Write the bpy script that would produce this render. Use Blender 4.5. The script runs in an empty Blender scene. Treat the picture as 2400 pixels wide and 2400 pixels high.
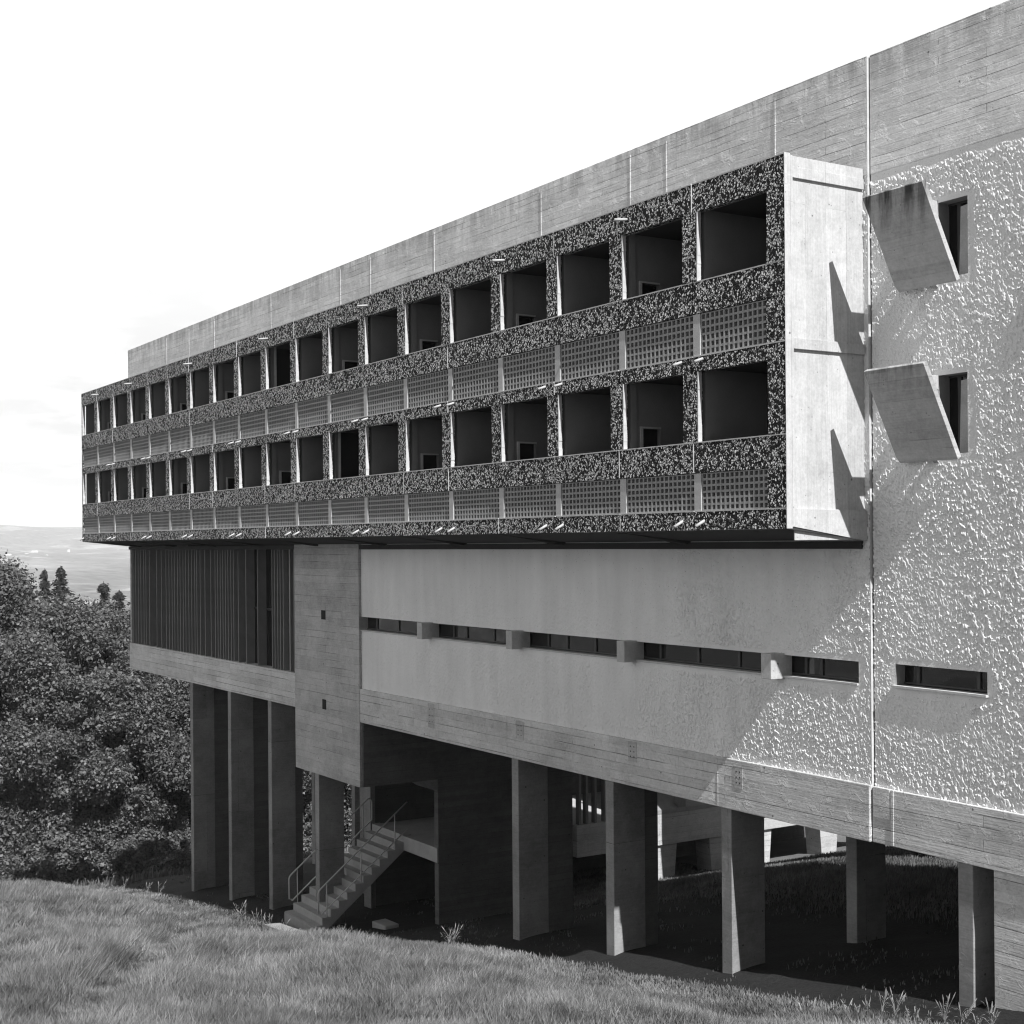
import bpy, math, random
import numpy as np
from mathutils import Vector, Matrix
random.seed(7); rng = np.random.default_rng(11)
S = bpy.context.scene
COL = S.collection

# ------------------------------------------------------------------ camera
CAM = np.array([15.5924, -16.177, 0.6425]); YAW = 1.01306; PIT = -0.00053; ROLL = -0.00766; F = 3324.1; CY = 1275.6
fw = np.array([-math.sin(YAW)*math.cos(PIT), math.cos(YAW)*math.cos(PIT), math.sin(PIT)])
rt = np.array([math.cos(YAW), math.sin(YAW), 0.0]); up = np.cross(rt, fw)
r2 = math.cos(ROLL)*rt + math.sin(ROLL)*up; u2 = -math.sin(ROLL)*rt + math.cos(ROLL)*up
cd = bpy.data.cameras.new("camera"); cam = bpy.data.objects.new("camera", cd); COL.objects.link(cam)
cam.matrix_world = Matrix(((r2[0], u2[0], -fw[0], CAM[0]), (r2[1], u2[1], -fw[1], CAM[1]), (r2[2], u2[2], -fw[2], CAM[2]), (0, 0, 0, 1)))
cd.sensor_width = 36; cd.sensor_fit = 'HORIZONTAL'; cd.lens = F/2400*36
cd.shift_y = (CY-1200)/2400; cd.clip_start = 0.1; cd.clip_end = 60000
S.camera = cam

# ------------------------------------------------------------------ node helpers
class NT:
    def __init__(s, name):
        s.m = bpy.data.materials.new(name); s.m.use_nodes = True
        s.t = s.m.node_tree; s.t.nodes.clear()
        s.out = s.n('ShaderNodeOutputMaterial'); s.b = s.n('ShaderNodeBsdfPrincipled')
        s.l(s.b.outputs[0], s.out.inputs[0]); s.b.inputs['Roughness'].default_value = .9
        s.b.inputs['Specular IOR Level'].default_value = .15
    def n(s, ty, **k):
        x = s.t.nodes.new(ty)
        for a, v in k.items(): setattr(x, a, v)
        return x
    def l(s, a, b): s.t.links.new(a, b)
    def setin(s, i, v):
        if hasattr(v, 'links') or isinstance(v, bpy.types.NodeSocket): s.l(v, i)
        else: i.default_value = v
    def math(s, op, a, b=0.0, c=0.0, clamp=False):
        x = s.n('ShaderNodeMath', operation=op, use_clamp=clamp)
        s.setin(x.inputs[0], a); s.setin(x.inputs[1], b); s.setin(x.inputs[2], c); return x.outputs[0]
    def noise(s, vec, sc, det=4, rough=.55, dist=0):
        x = s.n('ShaderNodeTexNoise'); s.l(vec, x.inputs['Vector'])
        x.inputs['Scale'].default_value = sc; x.inputs['Detail'].default_value = det
        x.inputs['Roughness'].default_value = rough; x.inputs['Distortion'].default_value = dist
        return x.outputs[0]
    def vor(s, vec, sc, feat='F1', out='Distance', rnd=1.0):
        x = s.n('ShaderNodeTexVoronoi', feature=feat); s.l(vec, x.inputs['Vector'])
        x.inputs['Scale'].default_value = sc; x.inputs['Randomness'].default_value = rnd
        return x.outputs[out]
    def ramp(s, f, pts):
        x = s.n('ShaderNodeMapRange', clamp=True)
        x.inputs[1].default_value = pts[0]; x.inputs[2].default_value = pts[1]
        x.inputs[3].default_value = pts[2]; x.inputs[4].default_value = pts[3]
        s.setin(x.inputs[0], f); return x.outputs[0]
    def xyz(s, vec):
        x = s.n('ShaderNodeSeparateXYZ'); s.l(vec, x.inputs[0]); return x.outputs
    def vec(s, a, b, c):
        x = s.n('ShaderNodeCombineXYZ')
        for i, v in enumerate((a, b, c)): s.setin(x.inputs[i], v)
        return x.outputs[0]
    def obj(s): return s.n('ShaderNodeTexCoord').outputs['Object']
    def base(s, val):
        x = s.n('ShaderNodeCombineColor')
        for i in range(3): s.setin(x.inputs[i], val)
        s.l(x.outputs[0], s.b.inputs['Base Color'])
    def bump(s, h, dist, strength=1.0):
        x = s.n('ShaderNodeBump'); x.inputs['Distance'].default_value = dist; x.inputs['Strength'].default_value = strength
        s.l(h, x.inputs['Height']); s.l(x.outputs[0], s.b.inputs['Normal'])

def board_concrete(name, val, bh=.115, bw=2.3, vertical=False, line=.55, stain=.25, bd=.004, topstain=None):
    m = NT(name); p = m.obj(); x, y, z = m.xyz(p)
    u = m.math('ADD', x, y); v = z
    if vertical: u, v = z, u
    wob = m.math('MULTIPLY', m.math('SUBTRACT', m.noise(m.vec(m.math('MULTIPLY', u, .9), m.math('MULTIPLY', v, 2.5), 0), 1.0, 3), .5), .03)
    br = m.n('ShaderNodeTexBrick', offset=.37, offset_frequency=2)
    m.l(m.vec(u, m.math('ADD', v, wob), 0), br.inputs['Vector'])
    br.inputs['Color1'].default_value = (0, 0, 0, 1); br.inputs['Color2'].default_value = (1, 1, 1, 1); br.inputs['Mortar'].default_value = (.5, .5, .5, 1)
    br.inputs['Scale'].default_value = 1; br.inputs['Mortar Size'].default_value = .005; br.inputs['Mortar Smooth'].default_value = .5
    br.inputs['Brick Width'].default_value = bw; br.inputs['Row Height'].default_value = bh
    mor = m.math('MULTIPLY', br.outputs['Fac'], m.ramp(m.noise(m.vec(m.math('MULTIPLY', u, .7), m.math('MULTIPLY', v, 6), 3), 1.0, 2), (.42, .64, 0, 1)))
    tone = m.math('MULTIPLY', m.math('SUBTRACT', m.xyz(br.outputs['Color'])[0], .5), .18)
    gr = m.noise(m.vec(m.math('MULTIPLY', u, 1.2), m.math('MULTIPLY', v, 22), m.math('MULTIPLY', y, 1)), 1.6, 4)
    big = m.noise(p, .75, 6, .65); sm = m.noise(p, 22, 4, .7); med = m.noise(p, 4.5, 5, .7, .6)
    f = m.math('ADD', 1.0, tone)
    f = m.math('ADD', f, m.math('MULTIPLY', m.math('SUBTRACT', gr, .5), .42))
    f = m.math('ADD', f, m.math('MULTIPLY', m.math('SUBTRACT', big, .5), stain*3))
    f = m.math('ADD', f, m.math('MULTIPLY', m.math('SUBTRACT', sm, .5), .5)); f = m.math('ADD', f, m.math('MULTIPLY', m.math('SUBTRACT', med, .5), .6))
    f = m.math('MULTIPLY', f, m.math('SUBTRACT', 1.0, m.math('MULTIPLY', mor, line)))
    if topstain:
        drip = m.noise(m.vec(m.math('MULTIPLY', u, 2.2), m.math('MULTIPLY', v, .35), 0), 2.0, 5, .65)
        band = m.ramp(z, (topstain[0], topstain[1], 0, 1))
        d = m.math('MULTIPLY', m.ramp(drip, (.40, .58, 0, 1)), m.math('MULTIPLY', band, band))
        f = m.math('MULTIPLY', f, m.math('SUBTRACT', 1.0, m.math('MULTIPLY', d, topstain[2])))
    # bolt holes and blow holes
    hole = m.math('MULTIPLY', m.ramp(m.vor(p, 2.3), (.035, .05, .35, 1)), m.ramp(m.vor(p, 7.0), (.06, .10, .6, 1)))
    f = m.math('MULTIPLY', f, hole)
    m.base(m.math('MULTIPLY', f, val))
    h = m.math('ADD', m.math('MULTIPLY', m.xyz(br.outputs['Color'])[0], .55), m.math('MULTIPLY', mor, -.9))
    h = m.math('ADD', h, m.math('MULTIPLY', gr, .35)); h = m.math('ADD', h, m.math('MULTIPLY', m.ramp(med, (.55, .75, 0, 1)), .9)); h = m.math('ADD', h, m.math('MULTIPLY', sm, .3))
    m.bump(h, bd)
    return m.m

def stucco_mat():
    m = NT('white_roughcast'); p = m.obj()
    a = m.noise(p, .5, 5, .6); b = m.noise(p, 60, 2)
    x, y, z = m.xyz(p)
    drip = m.noise(m.vec(m.math('MULTIPLY', x, 1.6), m.math('MULTIPLY', z, .25), 0), 1.5, 4)
    f = m.math('MULTIPLY', m.math('ADD', .82, m.math('MULTIPLY', a, .25)), .82)
    f = m.math('MULTIPLY', f, m.ramp(drip, (.3, .7, .92, 1.04)))
    pits = m.ramp(m.vor(p, 11), (.05, .11, .5, 1))
    f = m.math('MULTIPLY', f, pits)
    m.base(f)
    m.bump(m.math('ADD', b, m.math('MULTIPLY', m.noise(p, 25, 3), 2.0)), .004)
    return m.m

def plain(name, val, rough=.85, var=.2, sc=3.0, bump=.0015, spec=.15, metal=0, fine=40):
    m = NT(name); p = m.obj(); a = m.noise(p, sc, 5, .6); b = m.noise(p, fine, 3)
    f = m.math('ADD', 1.0, m.math('MULTIPLY', m.math('SUBTRACT', a, .5), var*2.4))
    f = m.math('ADD', f, m.math('MULTIPLY', m.math('SUBTRACT', b, .5), var))
    m.base(m.math('MULTIPLY', f, val)); m.b.inputs['Roughness'].default_value = rough
    m.b.inputs['Specular IOR Level'].default_value = spec; m.b.inputs['Metallic'].default_value = metal
    if bump: m.bump(b, bump)
    return m.m

def aggregate():
    m = NT('exposed_pebble_aggregate'); p = m.obj(); x, y, z = m.xyz(p)
    w1 = m.noise(p, 9, 2); w2 = m.noise(m.vec(z, x, y), 9, 2)
    q = m.vec(m.math('ADD', m.math('MULTIPLY', x, 1.25), m.math('MULTIPLY', w1, .10)), m.math('MULTIPLY', y, 1.0), m.math('ADD', z, m.math('MULTIPLY', w2, .10)))
    v = m.n('ShaderNodeTexVoronoi', feature='F1'); m.l(q, v.inputs['Vector']); v.inputs['Scale'].default_value = 26
    rnd = m.xyz(v.outputs['Color'])[0]; rnd2 = m.xyz(v.outputs['Color'])[1]
    edge = m.vor(q, 26, 'DISTANCE_TO_EDGE')
    stone = m.ramp(edge, (.06, .16, 0, 1))
    tone = m.math('MULTIPLY', m.ramp(rnd, (.36, .45, .01, 1.0)), m.ramp(rnd2, (0, 1, .5, 1.1)))
    f = m.math('ADD', .012, m.math('MULTIPLY', m.math('MULTIPLY', tone, stone), .98))
    m.base(f)
    m.bump(m.math('ADD', m.math('MULTIPLY', m.math('MINIMUM', m.math('MULTIPLY', edge, 3.0), .6), m.ramp(rnd2, (0, 1, .4, 1))), m.math('MULTIPLY', m.noise(p, 45, 2), .12)), .07)
    m.b.inputs['Roughness'].default_value = .75
    return m.m

M = {}
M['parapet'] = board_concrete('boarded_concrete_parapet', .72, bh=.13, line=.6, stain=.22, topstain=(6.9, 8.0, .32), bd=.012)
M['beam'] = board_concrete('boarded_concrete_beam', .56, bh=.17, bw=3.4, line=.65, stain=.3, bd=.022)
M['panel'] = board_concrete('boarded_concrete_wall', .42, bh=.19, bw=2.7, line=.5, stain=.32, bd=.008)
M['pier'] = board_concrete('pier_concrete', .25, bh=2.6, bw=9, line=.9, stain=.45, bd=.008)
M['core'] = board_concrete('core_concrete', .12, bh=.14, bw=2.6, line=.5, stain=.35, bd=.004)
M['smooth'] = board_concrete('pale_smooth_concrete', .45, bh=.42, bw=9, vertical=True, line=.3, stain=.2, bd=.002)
M['baffle_b'] = board_concrete('baffle_concrete_boarded', .42, bh=.14, bw=3, line=.35, stain=.2, bd=.004, topstain=(2.5, 3.1, .5))
M['baffle_a'] = board_concrete('baffle_concrete_streaked', .42, bh=.14, bw=6, line=.04, stain=.12, bd=.002, topstain=(4.7, 5.6, .85))
M['stucco'] = stucco_mat()
M['agg'] = aggregate()
M['rim'] = plain('white_cement_rim', .5, var=.25, sc=6)
M['claustra'] = plain('grey_claustra_block', .30, var=.15)
M['post'] = plain('post_cement', .45, var=.3, sc=5)
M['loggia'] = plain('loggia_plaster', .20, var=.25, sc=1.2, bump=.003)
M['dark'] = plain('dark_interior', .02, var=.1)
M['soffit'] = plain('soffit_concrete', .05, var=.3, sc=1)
M['fin'] = plain('fin_concrete', .22, var=.2)
M['white'] = plain('white_pipe', .42, var=.06, rough=.5, spec=.3, bump=0)
M['steel'] = plain('galvanised_tube', .55, var=.1, rough=.45, spec=.5, bump=0)
M['frame'] = plain('dark_window_frame', .05, var=.1, rough=.5, spec=.3, bump=0)
M['step'] = plain('step_concrete', .38, var=.25, sc=2.5, bump=.003)
M['pad'] = plain('pale_slab_concrete', .28, var=.25, sc=4, bump=.003)
M['bark'] = plain('bark', .06, var=.4, sc=6, bump=.01)
M['roofm'] = plain('roof_gravel', .35, var=.2)
M['back'] = board_concrete('courtyard_concrete', .42, bh=.17, bw=3.0, line=.6, stain=.2, bd=.006)
M['house'] = plain('farm_wall', .8, var=.05, bump=0); M['tile'] = plain('farm_roof', .3, var=.1, bump=0)
g = NT('window_glass'); g.base(.012); g.b.inputs['Roughness'].default_value = .06; g.b.inputs['Specular IOR Level'].default_value = .6
g.bump(g.noise(g.obj(), 1.2, 2), .01); M['glass'] = g.m
def leafmat(name, val, var=.5):
    m = NT(name); gi = m.n('ShaderNodeNewGeometry').outputs['Random Per Island']
    a = m.noise(m.obj(), .45, 3)
    if 'grass' in name: a = m.ramp(m.noise(m.obj(), .9, 5, .65), (.36, .64, -.2, 1.35))
    f = m.math('MULTIPLY', m.ramp(gi, (0, 1, 1-var, 1+var)), m.math('ADD', .6, m.math('MULTIPLY', a, .8)))
    m.base(m.math('MULTIPLY', f, val)); m.b.inputs['Roughness'].default_value = .55; m.b.inputs['Specular IOR Level'].default_value = .35
    tr = m.n('ShaderNodeBsdfTranslucent'); tr.inputs[0].default_value = (val*1.1, val*1.1, val*1.1, 1)
    mx = m.n('ShaderNodeMixShader'); mx.inputs[0].default_value = .12
    m.l(m.b.outputs[0], mx.inputs[1]); m.l(tr.outputs[0], mx.inputs[2]); m.l(mx.outputs[0], m.out.inputs[0])
    return m.m
M['leaf'] = leafmat('broad_leaf', .10, .65); M['leaf2'] = leafmat('dark_leaf', .08); M['needle'] = leafmat('needle_leaf', .08, .3)
M['grass'] = leafmat('meadow_grass', .125, .45)
M['weed'] = leafmat('pale_weed', .26, .35)
M['dimgrass'] = leafmat('bank_grass', .09, .4)

# ------------------------------------------------------------------ mesh helpers
class MB:
    def __init__(s): s.v = []; s.f = []
    def quad(s, a, b, c, d):
        i = len(s.v); s.v += [tuple(a), tuple(b), tuple(c), tuple(d)]; s.f.append((i, i+1, i+2, i+3)); return s
    def box(s, x0, x1, y0, y1, z0, z1):
        i = len(s.v)
        s.v += [(x, y, z) for z in (z0, z1) for y in (y0, y1) for x in (x0, x1)]
        s.f += [(i, i+2, i+3, i+1), (i+4, i+5, i+7, i+6), (i, i+1, i+5, i+4), (i+2, i+6, i+7, i+3), (i, i+4, i+6, i+2), (i+1, i+3, i+7, i+5)]
        return s
    def prism(s, poly, ext):                     # poly of 3D points, extruded by vector
        i = len(s.v); n = len(poly); e = ext
        s.v += [tuple(p) for p in poly] + [(p[0]+e[0], p[1]+e[1], p[2]+e[2]) for p in poly]
        s.f.append(tuple(range(i, i+n))); s.f.append(tuple(range(i+2*n-1, i+n-1, -1)))
        for k in range(n):
            j = (k+1) % n; s.f.append((i+k, i+n+k, i+n+j, i+j))
        return s
    def tube(s, pts, r, n=8):
        pts = [Vector(p) for p in pts]; rings = []
        for k, p in enumerate(pts):
            d = (pts[min(k+1, len(pts)-1)]-pts[max(k-1, 0)]).normalized()
            a = d.orthogonal().normalized() if k == 0 else (rings_a - d*rings_a.dot(d)).normalized()
            rings_a = a; b = d.cross(a)
            rr = r[k] if isinstance(r, (list, tuple)) else r
            i = len(s.v); rings.append(i)
            for j in range(n):
                t = 2*math.pi*j/n; s.v.append(tuple(p + a*math.cos(t)*rr + b*math.sin(t)*rr))
        for k in range(len(rings)-1):
            for j in range(n):
                s.f.append((rings[k]+j, rings[k]+(j+1) % n, rings[k+1]+(j+1) % n, rings[k+1]+j))
        s.f.append(tuple(rings[0]+j for j in reversed(range(n)))); s.f.append(tuple(rings[-1]+j for j in range(n)))
        return s
    def build(s, name, mat, parent=None, bevel=0, smooth=False):
        me = bpy.data.meshes.new(name); me.from_pydata(s.v, [], s.f)
        o = bpy.data.objects.new(name, me); COL.objects.link(o)
        if mat: me.materials.append(mat if not isinstance(mat, str) else M[mat])
        if smooth:
            for p in me.polygons: p.use_smooth = True
        import bmesh
        bm = bmesh.new(); bm.from_mesh(me); bmesh.ops.recalc_face_normals(bm, faces=bm.faces); bm.to_mesh(me); bm.free()
        if bevel:
            b = o.modifiers.new('bevel', 'BEVEL'); b.width = bevel; b.segments = 2; b.limit_method = 'ANGLE'
        if parent: o.parent = parent
        return o
def fast_mesh(name, verts, faces, mat, parent=None, smooth=False, nv=4):
    me = bpy.data.meshes.new(name); nf = len(faces)
    me.vertices.add(len(verts)); me.vertices.foreach_set('co', np.ascontiguousarray(verts, dtype=np.float32).ravel())
    me.loops.add(nf*nv); me.loops.foreach_set('vertex_index', np.ascontiguousarray(faces, dtype=np.int32).ravel())
    me.polygons.add(nf); me.polygons.foreach_set('loop_start', np.arange(0, nf*nv, nv, dtype=np.int32))
    if smooth: me.polygons.foreach_set('use_smooth', np.ones(nf, dtype=bool))
    me.update(calc_edges=True)
    o = bpy.data.objects.new(name, me); COL.objects.link(o); me.materials.append(M[mat] if isinstance(mat, str) else mat)
    if parent: o.parent = parent
    return o
def tag(o, label=None, cat=None, group=None, kind=None):
    if label: o['label'] = label
    if cat: o['category'] = cat
    if group: o['group'] = group
    if kind: o['kind'] = kind
    return o
def empty(name, loc=(0, 0, 0)):
    o = bpy.data.objects.new(name, None); COL.objects.link(o); o.location = loc; return o
def dup(o, parent, off):
    c = o.copy(); COL.objects.link(c); c.parent = parent
    c.location = (o.location[0]+off[0], o.location[1]+off[1], o.location[2]+off[2])
    for ch in list(o.children):
        d = ch.copy(); COL.objects.link(d); d.parent = c
    return c

def hash2(ix, iy, seed):
    h = (ix.astype(np.int64)*374761393 + iy.astype(np.int64)*668265263 + seed*1442695041) & 0xffffffff
    h = ((h ^ (h >> 13))*1274126177) & 0xffffffff
    return ((h ^ (h >> 16)) & 0xffff)/65535.0
def vnoise(x, y, seed=0):
    ix = np.floor(x); iy = np.floor(y); fx = x-ix; fy = y-iy
    fx = fx*fx*fx*(fx*(fx*6-15)+10); fy = fy*fy*fy*(fy*(fy*6-15)+10)
    a = hash2(ix, iy, seed); b = hash2(ix+1, iy, seed); c = hash2(ix, iy+1, seed); d = hash2(ix+1, iy+1, seed)
    return (a*(1-fx)+b*fx)*(1-fy)+(c*(1-fx)+d*fx)*fy
def fbm(x, y, seed=0, o=4):
    r = 0; a = .5
    for i in range(o): r = r+a*vnoise(x, y, seed+i*17); x = x*2.03; y = y*2.03; a *= .5
    return r

# ------------------------------------------------------------------ levels of the building
Z = dict(top=6.38, o1t=5.913, o1b=4.805, s1t=4.287, s1b=3.613, o2t=3.361, o2b=2.238, s2t=1.743, s2b=1.14, bot=.831)
D = -1.667; XL = -38.16; ZB = -3.972; ZT = -3.10; ZP = 8.081; XE = 12.0; DEP = 7.0
B = empty('convent_building', (0, 0, 0))
tag(B, 'long raw concrete building on thin piers with two rows of jutting recessed balconies', 'building')

# --- stucco
def stucco(name, x0, x1, z0, z1, dx, dz, y, holes=(), amp=.022, ragged_top=False, ragged_bot=False):
    xs = np.arange(x0, x1, dx); xs = np.append(xs, x1); zs = np.arange(z0, z1, dz); zs = np.append(zs, z1)
    for h in holes:
        for v in h[:2]:
            if x0 < v < x1: xs[np.argmin(abs(xs-v))] = v
        for v in h[2:]:
            if z0 < v < z1: zs[np.argmin(abs(zs-v))] = v
    X, Zz = np.meshgrid(xs, zs); X = X.ravel(); Zz = Zz.ravel()
    skew = X + .35*Zz
    n1 = vnoise(skew/.0185, Zz/.031, 1); n2 = vnoise(skew/.029+9, Zz/.046, 5); n3 = vnoise(skew/.10, Zz/.17, 9)
    patch = fbm(X*.9, Zz*.9, 21, 3); pm = fbm(X*3.1, Zz*2.3, 27, 3)
    lump = np.clip((n1*(.45+.4*pm)+n2*(.55-.4*pm)-.43-.25*(pm-.45))/.24, 0, 1)
    patch = fbm(X*.9, Zz*.9, 21, 3)
    a = amp*(.6+.8*np.clip((patch-.25)/.4, 0, 1))*np.interp(X, [-6.0, -4.3], [.55, 1.0])
    h = a*(1.15*lump*lump*(3-2*lump)*(.35+.85*vnoise(X/.055+3, Zz/.06, 13))+.10*n3+.06*vnoise(X/.012, Zz/.013, 15))
    # trowelled margin round the openings and the edges
    edge = np.full(X.shape, 9.0)
    for (a0, a1, b0, b1) in holes:
        ex = np.maximum(np.maximum(a0-X, X-a1), 0); ez = np.maximum(np.maximum(b0-Zz, (Zz-b1)*1.6), 0)
        edge = np.minimum(edge, np.hypot(ex, ez))
    wob = .05+.09*vnoise(X*6, Zz*6, 33)
    h = h*np.clip((edge-wob)/.05, 0.05, 1)
    if ragged_top: h = h*np.clip((z1-Zz-.04-.12*vnoise(X*4, Zz*0, 3))/.06, 0.05, 1)
    Yv = y-h
    V = np.stack([X, Yv, Zz], 1); nx = len(xs); nz = len(zs)
    i, j = np.meshgrid(np.arange(nx-1), np.arange(nz-1)); i = i.ravel(); j = j.ravel()
    xc = (xs[i]+xs[i+1])/2; zc = (zs[j]+zs[j+1])/2
    keep = np.ones(len(i), bool)
    for (a0, a1, b0, b1) in holes: keep &= ~((xc > a0) & (xc < a1) & (zc > b0) & (zc < b1))
    i = i[keep]; j = j[keep]
    Fc = np.stack([j*nx+i, j*nx+i+1, (j+1)*nx+i+1, (j+1)*nx+i], 1)
    return fast_mesh(name, V, Fc, 'stucco', B, smooth=True)
STRIP = (-17.787, -.216, -1.575, -1.229); W1 = (.50, 2.20, -1.545, -1.22); T1 = (1.385, 1.915, 4.44, 5.55); T2 = (1.37, 1.89, 1.89, 3.04)
YR = .04
stucco('stucco_wall', -17.76, -6.0, ZT, .75, .014, .017, 0.0, [STRIP], amp=.0145)
stucco('stucco_wall', -6.0, .045, ZT, .75, .0065, .0080, 0.0, [STRIP], amp=.0145)
stucco('stucco_wall', -.12, .045, .75, 6.25, .008, .009, 0.0, [], amp=.0145)
stucco('stucco_wall', .075, 3.45, ZT-.02, 6.25, .0062, .0078, YR, [W1, T1, T2], amp=.0145, ragged_top=True)
# --- wall body behind the stucco, with real openings
def wall_holes(x0, x1, z0, z1, y0, y1, holes):
    xs = sorted({x0, x1, *[v for h in holes for v in h[:2]]}); zs = sorted({z0, z1, *[v for h in holes for v in h[2:]]})
    xs = [v for v in xs if x0 <= v <= x1]; zs = [v for v in zs if z0 <= v <= z1]
    def solid(i, j):
        if i < 0 or j < 0 or i >= len(xs)-1 or j >= len(zs)-1: return False
        xc = (xs[i]+xs[i+1])/2; zc = (zs[j]+zs[j+1])/2
        return not any(h[0] < xc < h[1] and h[2] < zc < h[3] for h in holes)
    m = MB()
    for i in range(len(xs)-1):
        for j in range(len(zs)-1):
            if not solid(i, j): continue
            a, b, c, d = xs[i], xs[i+1], zs[j], zs[j+1]
            m.quad((a, y0, c), (b, y0, c), (b, y0, d), (a, y0, d)); m.quad((a, y1, c), (a, y1, d), (b, y1, d), (b, y1, c))
            if not solid(i-1, j): m.quad((a, y0, c), (a, y0, d), (a, y1, d), (a, y1, c))
            if not solid(i+1, j): m.quad((b, y0, c), (b, y1, c), (b, y1, d), (b, y0, d))
            if not solid(i, j-1): m.quad((a, y0, c), (a, y1, c), (b, y1, c), (b, y0, c))
            if not solid(i, j+1): m.quad((a, y0, d), (b, y0, d), (b, y1, d), (a, y1, d))
    return m
wall_holes(-17.76, .045, ZT, 6.25, .004, .30, [STRIP]).build('wall_core', 'fin', B)
wall_holes(.072, XE, ZT, 6.25, YR+.004, .36, [W1, T1, T2]).build('wall_core', 'fin', B)
MB().box(3.45, XE, YR, YR+.003, ZT, 6.25).build('stucco_wall', 'stucco', B)
MB().box(.046, .052, -.012, .12, ZB+.01, ZP-.01).build('expansion_joint', 'rim', B)
# --- parapet, beams, end wall
MB().box(-37.77, .05, -.012, .3, 6.25, ZP).build('parapet_wall', 'parapet', B, .012)
MB().box(.07, XE, YR-.012, .36, 6.25, ZP+.004).build('parapet_wall', 'parapet', B, .012)
m = MB()
for x in (-33.2, -30.86, -28.41, -23.66, -18.85, -17.05, -13.68, -9.08, -5.99, -4.89, -2.0): m.box(x-.015, x+.015, -.021, -.013, 6.3, ZP-.1)
m.build('parapet_joint', 'parapet', B)
MB().box(-17.76, .05, -.07, .42, ZB, ZT).build('edge_beam', 'beam', B, .012)
MB().box(.07, XE, YR-.065, .42, ZB-.0, ZT-.02).build('edge_beam', 'beam', B, .012)
for x in (-3.51, -10.5): MB().box(x-.008, x+.008, -.076, -.071, ZB+.02, ZT-.02).build('beam_joint', 'beam', B)
for (a, b, c, d) in ((.1, .42, -3.58, -3.12), (.46, .50, ZB+.02, -3.12)): MB().box(a, b, YR-.078, YR-.066, c, d).build('beam_joint', 'beam', B)
for (a, b, c, d) in ((-14.05, -13.75, -3.70, -3.12), (-10.12, -9.82, -3.54, -3.14), (-6.12, -5.84, -3.5, -3.12), (-3.08, -2.86, -3.58, -3.2)):
    pl = MB().box(a, b, -.076, -.071, c, d).build('anchor_plate', 'panel', B)
    h = MB()
    for k in range(3):
        for xx in (.3, .7): h.box(a+(b-a)*xx-.012, a+(b-a)*xx+.012, -.0785, -.0765, c+(d-c)*(.25+.25*k)-.012, c+(d-c)*(.25+.25*k)+.012)
    h.build('bolt_hole', 'dark', pl)
# window wall bay on the left: sill beam, fins, glass
MB().box(-37.70, -21.955, -.05, .42, ZB, -3.0).build('edge_beam', 'beam', B, .012)
MB().box(-21.95, -17.765, -.075, .30, -5.67, .66).build('stair_tower_wall', 'panel', B, .008)
for (a, b, c, d) in ((-20.11, -19.83, -1.39, -1.14), (-20.08, -19.83, -3.84, -3.57)):
    MB().box(a, b, -.079, -.0755, c, d).build('vent_hole', 'dark', B)
fins = [-37.55, -37.43, -37.11, -36.79, -36.48, -36.12, -35.87, -35.46, -34.62, -34.09, -33.57, -33.24, -32.92, -32.65, -32.33, -32.06, -31.75, -31.49, -31.18, -30.88, -30.58, -30.37, -30.04, -29.58, -29.02, -28.62, -28.38, -28.15, -27.92, -27.69, -27.46, -27.2, -26.97, -26.57, -25.92, -24.97, -23.83, -23.63, -23.41, -23.21, -22.99, -22.49, -22.21]
f0 = None
for x in fins:
    if f0 is None: f0 = MB().box(-.02, .02, .02, .36, -3.0, .60).build('louvre_fin', 'fin', B); f0.location = (x, 0, 0)
    else:
        c = f0.copy(); COL.objects.link(c); c.parent = B; c.location = (x, 0, 0)
for x in (-36.3, -30.2, -26.8, -22.78): MB().box(x-.09, x+.09, .16, .30, -3.0, -2.62 if x < -23 else .6).build('louvre_upright', 'post', B)
gp = MB().box(-37.6, -21.96, .30, .315, -3.0, .60).build('glazing', 'glass', B)
m = MB()
for x in np.arange(-37, -22, 1.9): m.box(x-.03, x+.03, .285, .299, -3, .6)
m.box(-37.6, -21.96, .285, .299, -1.32, -1.26).build('glazing_bar', 'frame', gp)
MB().box(-37.72, -37.58, 0, DEP, -3.0, 6.2).build('end_wall', 'panel', B)
# slab underside, rear wall and roof of the main wing
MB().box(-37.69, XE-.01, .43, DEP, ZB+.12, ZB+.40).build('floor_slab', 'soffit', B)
MB().box(-37.69, XE-.01, DEP, DEP+.3, ZB+.12, 6.2).build('rear_wall', 'panel', B)
MB().box(-37.69, XE-.01, .31, DEP-.01, 6.26, 6.5).build('roof', 'roofm', B)
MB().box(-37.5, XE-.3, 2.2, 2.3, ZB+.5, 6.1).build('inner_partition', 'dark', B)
MB().box(2.29, XE, YR-.01, DEP+.3, -12, ZB-.002).build('end_wall', 'beam', B, .01)
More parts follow.
